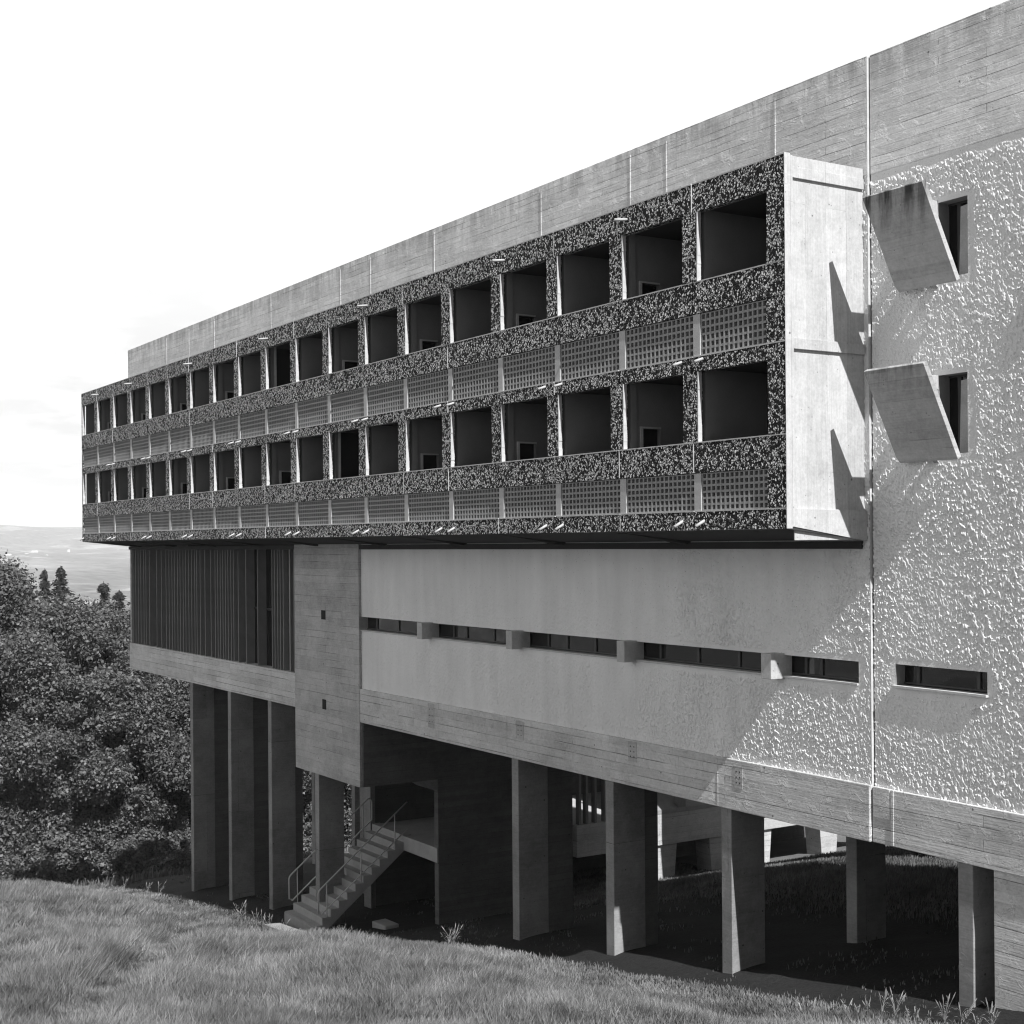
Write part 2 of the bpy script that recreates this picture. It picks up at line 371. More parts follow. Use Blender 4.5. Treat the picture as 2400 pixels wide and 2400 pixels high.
# horizontal window band
def frame_window(hole, y, bars, name='strip_window', depth=.22):
    a, b, c, d = hole; w = MB()
    t = .03
    w.box(a, b, y, y+.05, c+.02, c+.05); w.box(a, b, y, y+.05, d-.03, d)
    for x in bars: w.box(x-t, x+t, y-.004, y+.054, c+.05, d-.03)
    fr = w.build(name, 'frame', B)
    MB().box(a, b, y+.02, y+.028, c+.05, d-.03).build('pane', 'glass', fr)
    return fr
frame_window(STRIP, .17, [-17.2, -16.0, -14.9, -13.2, -12.6, -11.4, -9.2, -8.5, -7.5, -5.4, -4.3, -3.2, -1.55, -1.2])
MB().box(-17.78, -.22, -.035, .16, -1.598, -1.566).build('window_sill', 'rim', B)
frame_window(W1, .22, [.78, 1.9]); MB().box(.46, 2.22, YR-.06, .2, -1.572, -1.538).build('window_sill', 'rim', B)
for T in (T1, T2):
    w = frame_window(T, .25, [T[0]+.2], name='tall_window')
    MB().prism([(T[0]+.27, .20, T[3]-.09), (T[1]-.002, .20, T[3]-.06), (T[1]-.002, .20, T[2]+.005), (T[0]+.235, .20, T[2]+.005)], (0, .02, 0)).build('grey_panel', 'post', w)  # grey plate with a slanted edge across the right part of the window
for (x, z0, z1) in ((-14.15, -1.60, -1.21), (-10.14, -1.60, -1.21), (-6.15, -1.61, -1.21), (-2.12, -1.62, -1.20)):
    MB().box(x, x+.245, -.30, .168, z0, z1).build('projecting_block', 'smooth' if x > -3 else 'post', B, .01)

# --- flower-like sun baffles
def baffle(zt, zb, mat, T):
    xl, xr = .70, 1.83; yt, yb = -.80, -.10
    d = Vector((0, yb-yt, zb-zt)).normalized(); n = Vector((0, d.z, -d.y))
    if n.y < 0: n = -n
    th = .085; L = math.hypot(yb-yt, zb-zt)
    pts = [(xl, yt, zt), (xr, yt, zt), (xr, yb, zb), (xl+.05, yb, zb), (xl+.01, yb-d.y*.10, zb-d.z*.10)]
    m = MB().prism(pts, tuple(n*th))
    s = m.build('sun_baffle', mat, B, .008)
    # bracket from wall to slab at the left jamb of the window
    x0 = T[0]-.10
    def on(t): return (yt+d.y*t*L + n.y*th*.9, zt+d.z*t*L + n.z*th*.9)
    a = on(.10); b = on(.24); c = on(.44); f2 = on(.78)
    poly = [(x0, YR, a[1]+.02), (x0, a[0], a[1]+.02), (x0, c[0], c[1]), (x0, c[0]+.05, c[1]+.02), (x0, b[0]+.14, b[1]-.0), (x0, YR, b[1]+.0)]
    MB().prism(poly, (.09, 0, 0)).build('bracket', 'smooth', s, .006)
    poly = [(x0, YR, c[1]-.02), (x0, c[0]+.05, c[1]+.0), (x0, c[0]+.01, c[1]-.001), (x0, f2[0], f2[1]), (x0, YR, f2[1]-.05)]
    MB().prism(poly, (.088, 0, 0)).build('bracket', 'smooth', s, .006)
    e = on(.93); f = on(1.0)
    MB().prism([(x0, YR, zb+.12), (x0, e[0], e[1]), (x0, f[0], f[1]), (x0, YR, zb-.02)], (.09, 0, 0)).build('bracket', 'smooth', s, .006)
    return s
b1 = baffle(5.66, 4.33, 'baffle_a', T1); b2 = baffle(3.12, 1.79, 'baffle_b', T2)
b1['label'] = 'upper tilted concrete baffle with dark rain streaks'; b2['label'] = 'lower tilted concrete baffle with board marks'
MB().box(4.5, 4.62, YR-.20, YR, 5.15, 5.62).build('shadow_stub', 'smooth', B)  # block beyond the right frame edge, added to cast the diagonal shadow band

# --- projecting balcony storeys
bandL = [('top', 6.38, 5.913, 0), ('mid', 4.805, 4.287, 1), ('mid', 3.613, 3.361, 2), ('mid', 2.238, 1.743, 3), ('bot', 1.14, .831, 4)]
NB = 19
joints = [-2.15-2*n for n in range(18)]
for (nm, zt, zb, k) in bandL:
    xs = [XL] + [j for j in reversed(joints)] + [0.0]
    band = None; m = MB(); rim = MB()
    for i in range(len(xs)-1):
        a, b = xs[i]+.009, xs[i+1]-.009
        if i == len(xs)-2: b = -.012
        dy = random.uniform(-.007, .007)
        m.box(a, b, D+dy, D+.11, zb+.004, zt-.014)
        rim.box(a, b, D+dy-.004, D+.11, zt-.016, zt+.004)
        if random.random() < .55: rim.box(b-.002, b+.014, D+dy-.004, D+.05, zb+.01, zt-.02)
    band = m.build('parapet_band', 'agg', B)
    rim.build('cement_rim', 'rim', band)
    MB().box(XL+.02, -.07, D+.11, D+.16, zb+.01, zt-.02).build('band_backing', 'loggia', B)
def pillars(zt, zb):
    first = None
    for n in range(-1, NB):
        x1 = -2.02-2*n; x0 = -2.396-2*n
        if n == -1: x0, x1 = -.396, -.012
        if n == NB-1: x0, x1 = XL, -38.02
        m = MB().box(x0, x1-.02, D+random.uniform(-.006, .006), D+.10, zb, zt)
        p = m.build('balcony_pillar', 'agg', B)
        if n >= 0:
            # slightly wavy cast edge
            q = MB(); N = 8
            for t in range(N):
                za = zb+(zt-zb)*t/N; zc = zb+(zt-zb)*(t+1)/N
                q.box(x1-.019, x1+.002+random.uniform(-.006, .008), D-.004, D+.075, za, zc)
            q.build('pillar_edge', 'rim', p)
pillars(Z['o1t'], Z['o1b']); pillars(Z['o2t'], Z['o2b'])
for (zt, zb) in ((Z['s1t'], Z['s1b']), (Z['s2t'], Z['s2b'])):
    MB().box(-.42, -.012, D+.003, D+.1, zb+.004, zt-.004).build('balcony_pillar', 'agg', B)
    MB().box(XL, -38.0, D+.003, D+.1, zb+.004, zt-.004).build('balcony_pillar', 'agg', B)
# claustra screens: one mesh, copied along the bays
def claustra(w, h):
    m = MB(); nc = round(w/.112); nr = 6; t = .036
    for i in range(nc+1):
        x = w*i/nc; m.box(max(0, x-t/2), min(w, x+t/2), 0, .09, 0, h)
    for j in range(nr+1):
        z = h*j/nr; z0 = max(0, z-t/2); z1 = min(h, z+t/2)
        for i in range(nc):
            m.box(w*i/nc+t/2, w*(i+1)/nc-t/2, .002, .088, z0, z1)
    return m
for (zt, zb) in ((Z['s1t'], Z['s1b']), (Z['s2t'], Z['s2b'])):
    h = zt-zb-.008
    s0 = claustra(1.82, h).build('claustra_screen', 'claustra', B); s0.location = (-3.98, D+.035, zb+.004)
    for n in range(2, 19):
        c = s0.copy(); COL.objects.link(c); c.parent = B; c.location = (-1.98-2*n, D+.035, zb+.004)
    e = claustra(1.55, h).build('claustra_screen', 'claustra', B); e.location = (-1.98, D+.035, zb+.004)
    p0 = MB().box(-.085, .085, 0, .12, 0, h).build('screen_post', 'post', B); p0.location = (-2.075, D+.018, zb+.004)
    for n in range(1, 18):
        c = p0.copy(); COL.objects.link(c); c.parent = B; c.location = (-2.075-2*n, D+.018, zb+.004)
# loggia interiors
def loggia_wall(x, zf, zc, kind):
    # kind 0 plain, 1 with low niche, 2 tall doorway
    y0, y1 = D+.165, -.2
    m = MB()
    if kind == 0: return m.box(x-.14, x, y0, y1, zf, zc).build('loggia_wall', 'loggia', B)
    a, b = (-1.24, -.84) if kind == 1 else (-1.36, -.3)
    zn = zf+1.02 if kind == 1 else zc-.02
    m.box(x-.14, x, y0, a-.14, zf, zc)
    m.box(x-.14, x-.035, a-.14, a, zf, zc)
    m.box(x-.14, x-.035, b, y1, zf, zc)
    if zn < zc-.1: m.box(x-.14, x-.035, a, b, zn, zc)
    w = m.build('loggia_wall', 'loggia', B)
    fr = MB().box(x-.036, x+.0, a-.05, a+.0, zf, zn+.03)
    if kind == 1: fr.box(x-.036, x-.01, a, b, zn, zn+.03)
    fr.build('niche_frame', 'post', w)
    MB().box(x-.139, x-.12, a+.002, b-.002, zf, zn).build('niche_back', 'dark', w)
    return w
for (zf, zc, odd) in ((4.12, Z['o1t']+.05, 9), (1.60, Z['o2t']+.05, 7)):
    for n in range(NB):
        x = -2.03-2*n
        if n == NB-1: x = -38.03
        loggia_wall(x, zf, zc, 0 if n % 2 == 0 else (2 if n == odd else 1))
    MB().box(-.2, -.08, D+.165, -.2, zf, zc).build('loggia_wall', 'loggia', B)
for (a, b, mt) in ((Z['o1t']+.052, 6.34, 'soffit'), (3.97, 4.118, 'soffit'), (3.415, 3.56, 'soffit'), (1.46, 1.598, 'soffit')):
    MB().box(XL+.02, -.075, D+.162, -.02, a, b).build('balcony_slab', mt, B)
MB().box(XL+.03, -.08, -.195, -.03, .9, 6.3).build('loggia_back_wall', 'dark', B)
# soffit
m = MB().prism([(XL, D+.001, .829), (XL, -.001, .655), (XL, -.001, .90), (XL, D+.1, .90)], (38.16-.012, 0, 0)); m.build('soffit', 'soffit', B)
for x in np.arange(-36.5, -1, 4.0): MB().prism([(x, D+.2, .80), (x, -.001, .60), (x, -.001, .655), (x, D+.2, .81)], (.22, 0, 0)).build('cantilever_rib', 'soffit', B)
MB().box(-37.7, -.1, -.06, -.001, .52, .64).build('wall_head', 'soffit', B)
# end cheek facing the sun
e = MB().box(-.07, -.055, D+.2, .0, .66, 6.36)
ep = e.build('end_panel', 'smooth', B)
MB().box(-.07, 0.0, D+.115, D+.16, .86, 6.36).build('corner_strip', 'smooth', B)
MB().box(-.011, 0.0, D-.004, D+.114, .832, 6.385).build('corner_strip', 'smooth', B, .003)
MB().prism([(-.011, D+.161, .855), (-.011, -.02, .64), (-.011, -.02, 1.10), (-.011, D+.161, 1.13)], (.011, 0, 0)).box(-.054, -.0115, D+.161, -.02, 1.04, 1.12).build('panel_ledge', 'smooth', ep, .002)
MB().box(-.054, -.018, D+.161, -.02, 6.04, 6.20).box(-.054, -.03, D+.161, -.02, 6.20, 6.36).build('panel_ledge', 'smooth', ep, .003)
MB().box(-.054, -.010, D+.161, -.03, 3.50, 3.66).build('panel_ledge', 'smooth', ep, .003)
m = MB(); m.box(-.0555, -.0535, -1.165, -1.158, 3.68, 6.02); m.box(-.0555, -.0535, -.70, -.695, 1.14, 3.48); m.build('formwork_joint', 'post', ep)
# drain spouts
def spout(x, z, dz, L_=.16):
    MB().tube([(x, D+.05, z+.01), (x, D-L_, z-dz)], .025, 10).build('drain_spout', 'white', B, smooth=True)
for n in (1, 3, 6, 9, 12, 15, 17): spout(-2.0-2*n+.12, 6.15, .03, .26)
for k in range(9):
    for s in (-.27, .27): spout(-2.18-4*k+s, 3.56, .06)
for k in range(10):
    for s in (-.27, .27):
        if -2.18-4*k+s > XL: spout(-2.18-4*k+s, .99, .10)

# ------------------------------------------------------------------ terrain
def zg(x, y):
    x = np.asarray(x, float); y = np.asarray(y, float)
    xp = [-400, -150, -100, -70, -52, -44, -38, -31, -27.4, -24, -20.5, -17.7, -13.9, -10.3, -6.9, -3.4, 2, 16, 60, 400]
    zp = [-95, -41, -27.5, -21, -17, -14.6, -12.1, -11.0, -10.55, -10.12, -9.92, -9.55, -8.6, -7.82, -7.32, -6.8, -5.95, -3.9, 0, 20]
    z = np.interp(x, xp, zp)
    w = np.clip(-(y+2.3), 0, None)                 # lawn rising towards the photographer
    far = np.clip((x+60)/30, 0, 1)
    z = z + far*(.18*w*np.clip(1-(w/60), .2, 1)) 
    z = z - .12*np.exp(-((y+.4)/.5)**2)*(x > -45)*(x < 2.2)
    c = np.clip((y-3.8)/4.2, 0, 1)                     # grass bank behind
    bx = np.interp(x, [-60, -22, -16, -10, -4, 4, 20], [0, 0, .25, .75, 1.0, 1.3, 1.5])
    z = z + bx*c*c*(3-2*c)*.62
    z = z - np.clip((y-40)/200, 0, 1)*18
    return z
def gnoise(x, y):
    near = np.clip(1-np.hypot(x+5, y+8)/120, 0, 1)
    lawn = np.clip((-y-1.2)/1.5, 0, 1)
    return near*(lawn*.42*(fbm(x*.35, y*.35, 3)-.5)+.05*(fbm(x*1.6, y*1.6, 8)-.5))
def far_z(x, y):
    dx = x-CAM[0]; dy = y-CAM[1]; d = np.hypot(dx, dy); az = np.arctan2(dy, -dx)   # azimuth from -X axis
    base = np.interp(d, [0, 420, 1000, 2000, 3200, 4500, 6000, 7500, 9200, 13000, 40000], [-90, -95, -112, -120, -104, -84, -50, 5, 150, 190, 190])
    s1 = (fbm(x/1500, y/1500, 41)-.47)*np.clip((d-700)/3000, 0, 1)*60*np.clip((12000-d)/5000, .45, 1)
    s2 = (fbm(az*7+3, d/9000, 55)-.47)*np.clip((d-6500)/2500, 0, 1)*210
    # spur coming down from the left in the middle distance
    s3 = 75*np.exp(-((d-6300)/900)**2)*np.clip((.235-az)/.06, 0, 1)
    return base+s1+s2+s3
def terrain(x, y):
    d = np.hypot(x-CAM[0], y-CAM[1]); k = np.clip((d-180)/260, 0, 1); k = k*k*(3-2*k)
    return (zg(x, y)+gnoise(x, y))*(1-k)+far_z(x, y)*k
def graded(c, near, step, far, gr=1.09):
    a = [0.0]; s = step
    while a[-1] < near: a.append(a[-1]+s)
    while a[-1] < far: s *= gr; a.append(a[-1]+s)
    a = np.array(a); return a
gx = np.concatenate([-graded(0, 48, .16, 26000)[::-1][:-1], graded(0, 14, .16, 3000, 1.15)])-0.0
gy = np.concatenate([-graded(0, 16, .16, 16000)[::-1][:-1], graded(0, 22, .16, 26000)])
X, Yy = np.meshgrid(gx, gy); H = terrain(X.ravel(), Yy.ravel()); nx = len(gx); ny = len(gy)
i, j = np.meshgrid(np.arange(nx-1), np.arange(ny-1)); i = i.ravel(); j = j.ravel()
def ground_mat():
    m = NT('meadow_earth_and_fields'); p = m.obj(); x, y, z = m.xyz(p)
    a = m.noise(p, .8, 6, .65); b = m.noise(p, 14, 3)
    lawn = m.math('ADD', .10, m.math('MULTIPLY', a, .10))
    shade_soil = m.math('ADD', .006, m.math('MULTIPLY', m.math('MULTIPLY', a, b), .05))  # bare earth, its colour darkened so the strip before the piers reads as shade
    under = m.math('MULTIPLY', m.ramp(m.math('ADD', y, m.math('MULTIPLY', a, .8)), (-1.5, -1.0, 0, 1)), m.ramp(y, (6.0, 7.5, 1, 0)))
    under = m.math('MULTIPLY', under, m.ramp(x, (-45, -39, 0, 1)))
    near = m.math('ADD', m.math('MULTIPLY', lawn, m.math('SUBTRACT', 1.0, under)), m.math('MULTIPLY', shade_soil, under))
    # fields of the valley
    warp = m.math('MULTIPLY', m.noise(p, .0016, 3), 900)
    q = m.vec(m.math('ADD', m.math('MULTIPLY', x, .6), warp), m.math('ADD', y, warp), 0)
    c = m.xyz(m.vor(q, .0065, out='Color'))[0]
    fld = m.ramp(c, (0, 1, .05, .34))
    wood = m.ramp(m.noise(m.vec(x, y, 0), .0021, 5, .6), (.46, .50, 0, 1))
    edge = m.ramp(m.vor(q, .0065, 'DISTANCE_TO_EDGE'), (.015, .04, 1, 0))
    dots = m.ramp(m.noise(m.vec(m.math('MULTIPLY', x, .16), y, 0), .03, 4, .7), (.40, .60, .2, 2.4))
    wood = m.math('MAXIMUM', wood, m.math('MULTIPLY', edge, .8))
    far = m.math('ADD', m.math('MULTIPLY', fld, m.math('SUBTRACT', 1.0, wood)), m.math('MULTIPLY', wood, m.math('MULTIPLY', dots, .05)))
    d = m.ramp(x, (-260, -420, 0, 1))
    m.base(m.math('ADD', m.math('MULTIPLY', near, m.math('SUBTRACT', 1.0, d)), m.math('MULTIPLY', far, d)))
    m.bump(m.math('ADD', a, m.math('MULTIPLY', b, .4)), .05)
    return m.m
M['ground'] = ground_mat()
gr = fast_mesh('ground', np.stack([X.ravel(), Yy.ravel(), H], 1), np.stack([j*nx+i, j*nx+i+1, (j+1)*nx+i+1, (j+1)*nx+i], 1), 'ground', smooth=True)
tag(gr, kind='structure')
def gz(x, y): return float(terrain(np.array([x]), np.array([y]))[0])

# ------------------------------------------------------------------ piers, stair tower core
pz = []
for k, x in enumerate([-31.07+3.46*i for i in range(10)]):
    if abs(x+17.23) < .3: x = -17.98
    pz.append((x, 0.0))
pz = [(-31.07, 0), (-27.51, 0), (-24.18, 0), (-20.80, 0), (-10.43, 0), (-6.97, 0), (-3.51, 0), (1.66, .03)]
pier0 = {}
for (x, y) in pz + [(x, 3.0) for x in (-34.6, -31.07, -27.51, -24.18, -10.43, -6.97, -3.51)] + [(x, 6.0) for x in (-34.6, -31.07, -27.51, -24.18)]:
    top = ZB+.12 if y > .5 else (-5.675 if x == -20.80 else ZB-.003)
    zb = gz(x, y+.4)-.5
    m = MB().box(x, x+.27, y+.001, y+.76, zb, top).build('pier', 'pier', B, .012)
# cross beams
m = MB()
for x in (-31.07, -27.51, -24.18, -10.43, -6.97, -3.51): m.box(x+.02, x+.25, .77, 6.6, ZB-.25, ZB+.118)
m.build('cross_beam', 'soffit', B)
XC = -17.71
zc = gz(XC, 1)-1
c = MB()
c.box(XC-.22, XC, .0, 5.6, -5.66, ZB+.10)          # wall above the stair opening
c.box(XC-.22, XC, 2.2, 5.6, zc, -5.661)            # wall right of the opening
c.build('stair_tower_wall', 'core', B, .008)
MB().box(-22.22, -21.76, 2.18, 2.34, zc-1, -5.662).build('pier', 'pier', B, .01)
# closing walls behind the front piers
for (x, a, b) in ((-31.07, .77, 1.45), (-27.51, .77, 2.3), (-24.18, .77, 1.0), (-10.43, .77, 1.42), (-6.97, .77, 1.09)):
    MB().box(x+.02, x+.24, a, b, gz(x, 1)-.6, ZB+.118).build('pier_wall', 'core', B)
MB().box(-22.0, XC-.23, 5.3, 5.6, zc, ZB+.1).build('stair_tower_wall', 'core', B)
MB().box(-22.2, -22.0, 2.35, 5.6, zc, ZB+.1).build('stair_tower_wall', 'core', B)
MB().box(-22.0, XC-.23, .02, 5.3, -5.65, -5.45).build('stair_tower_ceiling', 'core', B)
MB().prism([(XC-.02, 1.7, -5.655), (XC-.02, 2.2, -5.655), (XC-.02, 2.2, -5.98)], (-1.2, 0, 0)).build('haunch', 'pier', B)

# ------------------------------------------------------------------ outdoor stairs
ST = empty('outdoor_stair', (-20.63, -.4, gz(-20.6, -.4)))
tag(ST, 'straight concrete stair with thin tube railings rising from the lawn under the building', 'staircase')
so = Vector(ST.location)
xl, xr = -21.62, -19.65
ys = [-.57+.2482*i for i in range(12)]; zs = [-9.63+.1955*i for i in range(12)]
prof = []
prof.append((-.57, -9.86))
for i in range(12):
    prof.append((ys[i], zs[i]))
    prof.append((ys[i]+.2482, zs[i]))
prof += [(2.40, zs[-1]), (2.40, -7.80), (2.16, -7.93), (-.34, -9.90)]
def rel(p): return (p[0]-so.x, p[1]-so.y, p[2]-so.z)
MB().prism([rel((xl, a, b)) for a, b in prof], (xr-xl, 0, 0)).build('stair_flight', 'step', ST, .012)
m = MB().box(xl-so.x, xr-so.x+.02, -.60-so.y, -.30-so.y, -9.98-so.z, -9.64-so.z); m.build('bottom_step', 'pad', ST, .02)
MB().box(xl-so.x, XC-.01-so.x, 2.16-so.y, 5.2-so.y, -7.90-so.z, -7.50-so.z+.0).build('landing', 'step', ST, .01)
def rail(x, top, low, posts):
    r = MB().tube([rel((x, *p)) for p in top], .021, 8).build('handrail', 'steel', ST, smooth=True)
    MB().tube([rel((x, *p)) for p in low], .017, 8).build('mid_rail', 'steel', ST, smooth=True)
    for (y, a, b) in posts: MB().tube([rel((x, y, a)), rel((x, y, b))], .017, 8).build('rail_post', 'steel', ST, smooth=True)
rail(xr-.02, [(-.42, -9.31), (-.42, -8.76), (-.405, -8.70), (-.36, -8.655), (2.29, -6.56)], [(-.34, -9.33), (2.3, -7.32)], [(-.18, -9.74, -8.52), (.855, -8.9, -7.78-.05), (1.9, -7.9, -6.88)])
rail(xl+.02, [(-.45, -9.31), (-.45, -8.76), (-.435, -8.68), (-.39, -8.63), (2.0, -6.76), (2.07, -6.74), (2.13, -6.78), (2.15, -6.86), (2.15, -7.36), (-.36, -9.36)], [(-.40, -9.31), (-.36, -9.36)], [(-.2, -9.6, -8.50), (.82, -8.75, -7.70), (1.86, -7.87, -6.9)])
MB().tube([rel((XC-.4, 2.6, -7.5)), rel((XC-.4, 2.6, -6.6))], .02, 8).build('rail_post', 'steel', ST)
o = MB().box(-.95, .95, -.28, .2, -.25, .06).build('entrance_slab', 'pad', None, .02)
o.location = (-20.6, -.95, -10.0+.12); o.rotation_euler = (math.radians(-4), math.radians(-5), 0)
tag(o, 'pale concrete slab laid in the grass at the foot of the outdoor stair', 'slab')
o = MB().box(-.35, .35, -.22, .22, -.3, .10).build('broken_concrete_step', 'step', None, .03)
o.location = (-18.7, 1.1, gz(-18.7, 1.1)+.05); o.rotation_euler = (0, 0, .08)
tag(o, 'low grey concrete block half buried in shade behind the stair', 'concrete block')

# ------------------------------------------------------------------ courtyard wing seen between the piers
CW = empty('courtyard_wing', (-18, 14, -9.8))
tag(CW, 'low boarded concrete cloister passage on tapered legs seen through the piers', 'building')
co = Vector(CW.location)
def cbox(x0, x1, y0, y1, z0, z1): return MB().box(x0-co.x, x1-co.x, y0-co.y, y1-co.y, z0-co.z, z1-co.z)
cbox(-22.5, -18, 6.9, 12.9, -8.40, -7.48).build('passage_beam', 'back', CW, .01)
cbox(-22.5, -17.99, 12.91, 19.5, -8.40, -7.46).build('passage_beam', 'back', CW, .01)
MB().prism([(-18-co.x, 9.2-co.y, -7.47-co.z), (-18-co.x, 12.4-co.y, -7.47-co.z), (-22.4-co.x, 12.4-co.y, -5.4-co.z), (-22.4-co.x, 9.2-co.y, -5.4-co.z)], (0, 0, .12)).build('ramp_roof', 'pad', CW)
for y in (8.8, 10.6): cbox(-18.2, -18.02, y, y+.3, -7.47, -4.5).build('post', 'fin', CW)
for y in (7.0, 7.25, 7.55, 7.9, 8.15): cbox(-18.2, -18.02, y, y+.07, -7.47, -5.2).build('passage_fin', 'fin', CW)
for k, y in enumerate((10.2, 12.3, 14.0, 16.9, 19)):
    MB().prism([(-18.1-co.x, y-.42-co.y, -8.401-co.z), (-18.1-co.x, y+.42-co.y, -8.401-co.z), (-18.1-co.x, y+.2-co.y, -11-co.z), (-18.1-co.x, y-.2-co.y, -11-co.z)], (-.7, 0, 0)).build('tapered_leg', 'back', CW, .01)
cbox(-22.5, -22.2, 5.6, 24, -12, -2.5).build('rear_wall', 'core', CW)
CB = empty('courtyard_shade_block', (-1, 9.9, -4)); tag(CB, 'unseen raised concrete block added behind the main wing to shade the courtyard passage', 'building')
MB().box(-13, 13, -.3, 1.7, .05, 9).build('wall', 'back', CB)  # out of view, placed for the shade it casts on passage and bank
for x in (4, 12): MB().box(x-.2, x+.2, -.2, .6, -6, .049).build('pier', 'pier', CB)
RW = empty('rear_wing', (-16, 27, -10)); tag(RW, 'dark rear wing of boarded concrete closing the courtyard behind the piers', 'building')
MB().box(-22, 28, -2, 4, -4, 17).build('wall', 'back', RW)
MB().box(-22.2, 28.2, -2.2, 4.2, 17.001, 17.4).build('roof', 'roofm', RW)

# ------------------------------------------------------------------ foliage
def leaf_cloud(centres, radii, n, size, seed, flat=.5, squash=1.0):
    r = np.random.default_rng(seed)
    w = np.array([a*a for a in radii]); w = w/w.sum(); idx = r.choice(len(radii), n, p=w)
    d = r.normal(size=(n, 3)); d /= np.linalg.norm(d, axis=1)[:, None]; d[:, 2] = d[:, 2]*squash; d += r.normal(size=(n, 3))*.13
    rad = np.array(radii)[idx]*(1-.45*r.random(n)**2.2)*(1+.10*r.normal(size=n))
    P = np.array(centres)[idx]+d*rad[:, None]
    nrm = d*.45+r.normal(size=(n, 3))*.8+np.array([0, 0, flat]); nrm /= np.linalg.norm(nrm, axis=1)[:, None]
    t = np.cross(nrm, r.normal(size=(n, 3))); t /= np.linalg.norm(t, axis=1)[:, None]; b = np.cross(nrm, t)
    s = size*(.35+1.25*r.random(n)**1.5)[:, None]
    V = np.stack([P-t*s*.5, P-b*s*.32+nrm*s*.08, P+t*s*.5, P+b*s*.32+nrm*s*.08], 1).reshape(-1, 3)
    return V, np.arange(n*4).reshape(-1, 4)
def crown_clumps(h, rx, n, seed):
    r = random.Random(seed); C_ = []; R_ = []
    for k in range(n):
        t = (k+.5)/n; ph = k*2.399+r.uniform(-.4, .4); cz = 1-2*t
        q = math.sqrt(max(0, 1-cz*cz)); rr = rx*(.62+.36*r.random())
        C_.append((math.cos(ph)*q*rr, math.sin(ph)*q*rr, h*.56+cz*h*.38*(.85+.2*r.random()))); R_.append(rx*r.choice((.10, .13, .16, .20, .28))*r.uniform(.85, 1.15))
    C_.append((0, 0, h*.55)); R_.append(rx*.45)
    return C_, R_
def make_tree_mesh(h, rx, n, leaf, seed, clumps=46):
    C_, R_ = crown_clumps(h, rx, clumps, seed)
    return C_, R_, leaf_cloud(C_, R_, n, leaf, seed, flat=.7, squash=.8)
protos = []
for s, (h, rx, n, leaf, cl) in enumerate([(19, 6.2, 190000, .205, 150), (17, 5.2, 150000, .205, 130), (21, 6.6, 200000, .21, 160)]):
    C_, R_, (V, Fc) = make_tree_mesh(h, rx, n, leaf, 100+s, cl)
    tr = MB().tube([(0, 0, -2), (0, .1, h*.2), (.2, 0, h*.45), (0, .1, h*.8)], [.42, .34, .24, .06], 9)
    r = random.Random(s)
    for k in range(0, cl, 3):
        c = C_[k]; tr.tube([(0.1, 0, max(h*.15, c[2]-h*.2)), (c[0]*.5, c[1]*.5, c[2]-h*.06), c], [.14, .08, .02], 6)
    protos.append((h, V, Fc, tr))
tree_labels = [
 'broadleaf tree at the left picture edge, its crown the nearest to the meadow',
 'broad leafy tree whose crown fills the view just left of the building',
 'leafy tree seen under the louvred room, beside the leftmost pier',
 'leafy tree seen through the gap between the piers and the stair',
 'tall round tree on the left whose top is the highest of the wood',
 'dark round-topped tree in the back row left of the tall pointed conifer',
 'round tree in the back row between the pointed conifer and the building',
 'back row tree partly hidden by the corner of the louvred room',
 'tree of the back row hidden mostly behind the piers',
 'slope tree at the far left edge of the wood below the hills', 'tree glimpsed right of the stair between thin piers', 'tree filling the dark gap low between the first and second pier']
tp = [(-72, 1.0, 0, .95, 0), (-68, 8.5, 1, .88, 0), (-71, 15.5, 2, .82, 0), (-70, 23.5, 1, 1.0, 0), (-88, 4.0, 2, 1.2, 0), (-92, 13.5, 0, 1.18, 0), (-90, 20.5, 1, 1.2, 0), (-95, 29, 2, 1.2, 0), (-88, 36, 0, 1.15, 0), (-84, -5.5, 1, 1.28, 0), (-74, 33, 0, 1.0, 0), (-80, 9.5, 2, .98, 0)]
meshes = {}
for k, (x, y, p, sc, dz) in enumerate(tp):
    h, V, Fc, tr = protos[p]
    root = empty('broadleaf_tree', (x, y, gz(x, y)+dz*.25)); root.rotation_euler = (0, 0, k*1.37)
    root.scale = (sc, sc, sc*(1.0 if dz > -3 else .86))
    if p not in meshes:
        a = fast_mesh('crown', V, Fc, 'leaf', root); b = tr.build('trunk', 'bark', root, smooth=True); meshes[p] = (a, b)
    else:
        for src in meshes[p]:
            c = src.copy(); COL.objects.link(c); c.parent = root
    tag(root, tree_labels[k], 'tree', 'trees below the building')
bl = [(-60, 2.5, 1.0, 'low bush on the slope at the far left below the trees'), (-58, 7.5, .9, 'low bush under the tree left of the first pier'), (-60, 12, 1.1, 'bush seen just left of the first pier near the ground'), (-58, 16.5, 1.0, 'bush between the first and second pier'), (-56, 21, 1.0, 'bush beyond the third pier'), (-55, 25.5, 1.1, 'bush in the gap left of the stair'), (-58, 30.5, 1.2, 'bush glimpsed just above the stair steps')]
C_, R_ = crown_clumps(4.6, 2.6, 50, 900); V, Fc = leaf_cloud(C_, R_, 42000, .17, 901); bush = None
for k, (x, y, sc, lab) in enumerate(bl):
    root = empty('bush', (x, y, gz(x, y)-.3)); root.scale = (sc, sc*1.1, sc); root.rotation_euler = (0, 0, k*1.9)
    if bush is None: bush = fast_mesh('foliage', V, Fc, 'leaf', root)
    else:
        c = bush.copy(); COL.objects.link(c); c.parent = root
    tag(root, lab, 'bush', 'bushes below the trees')
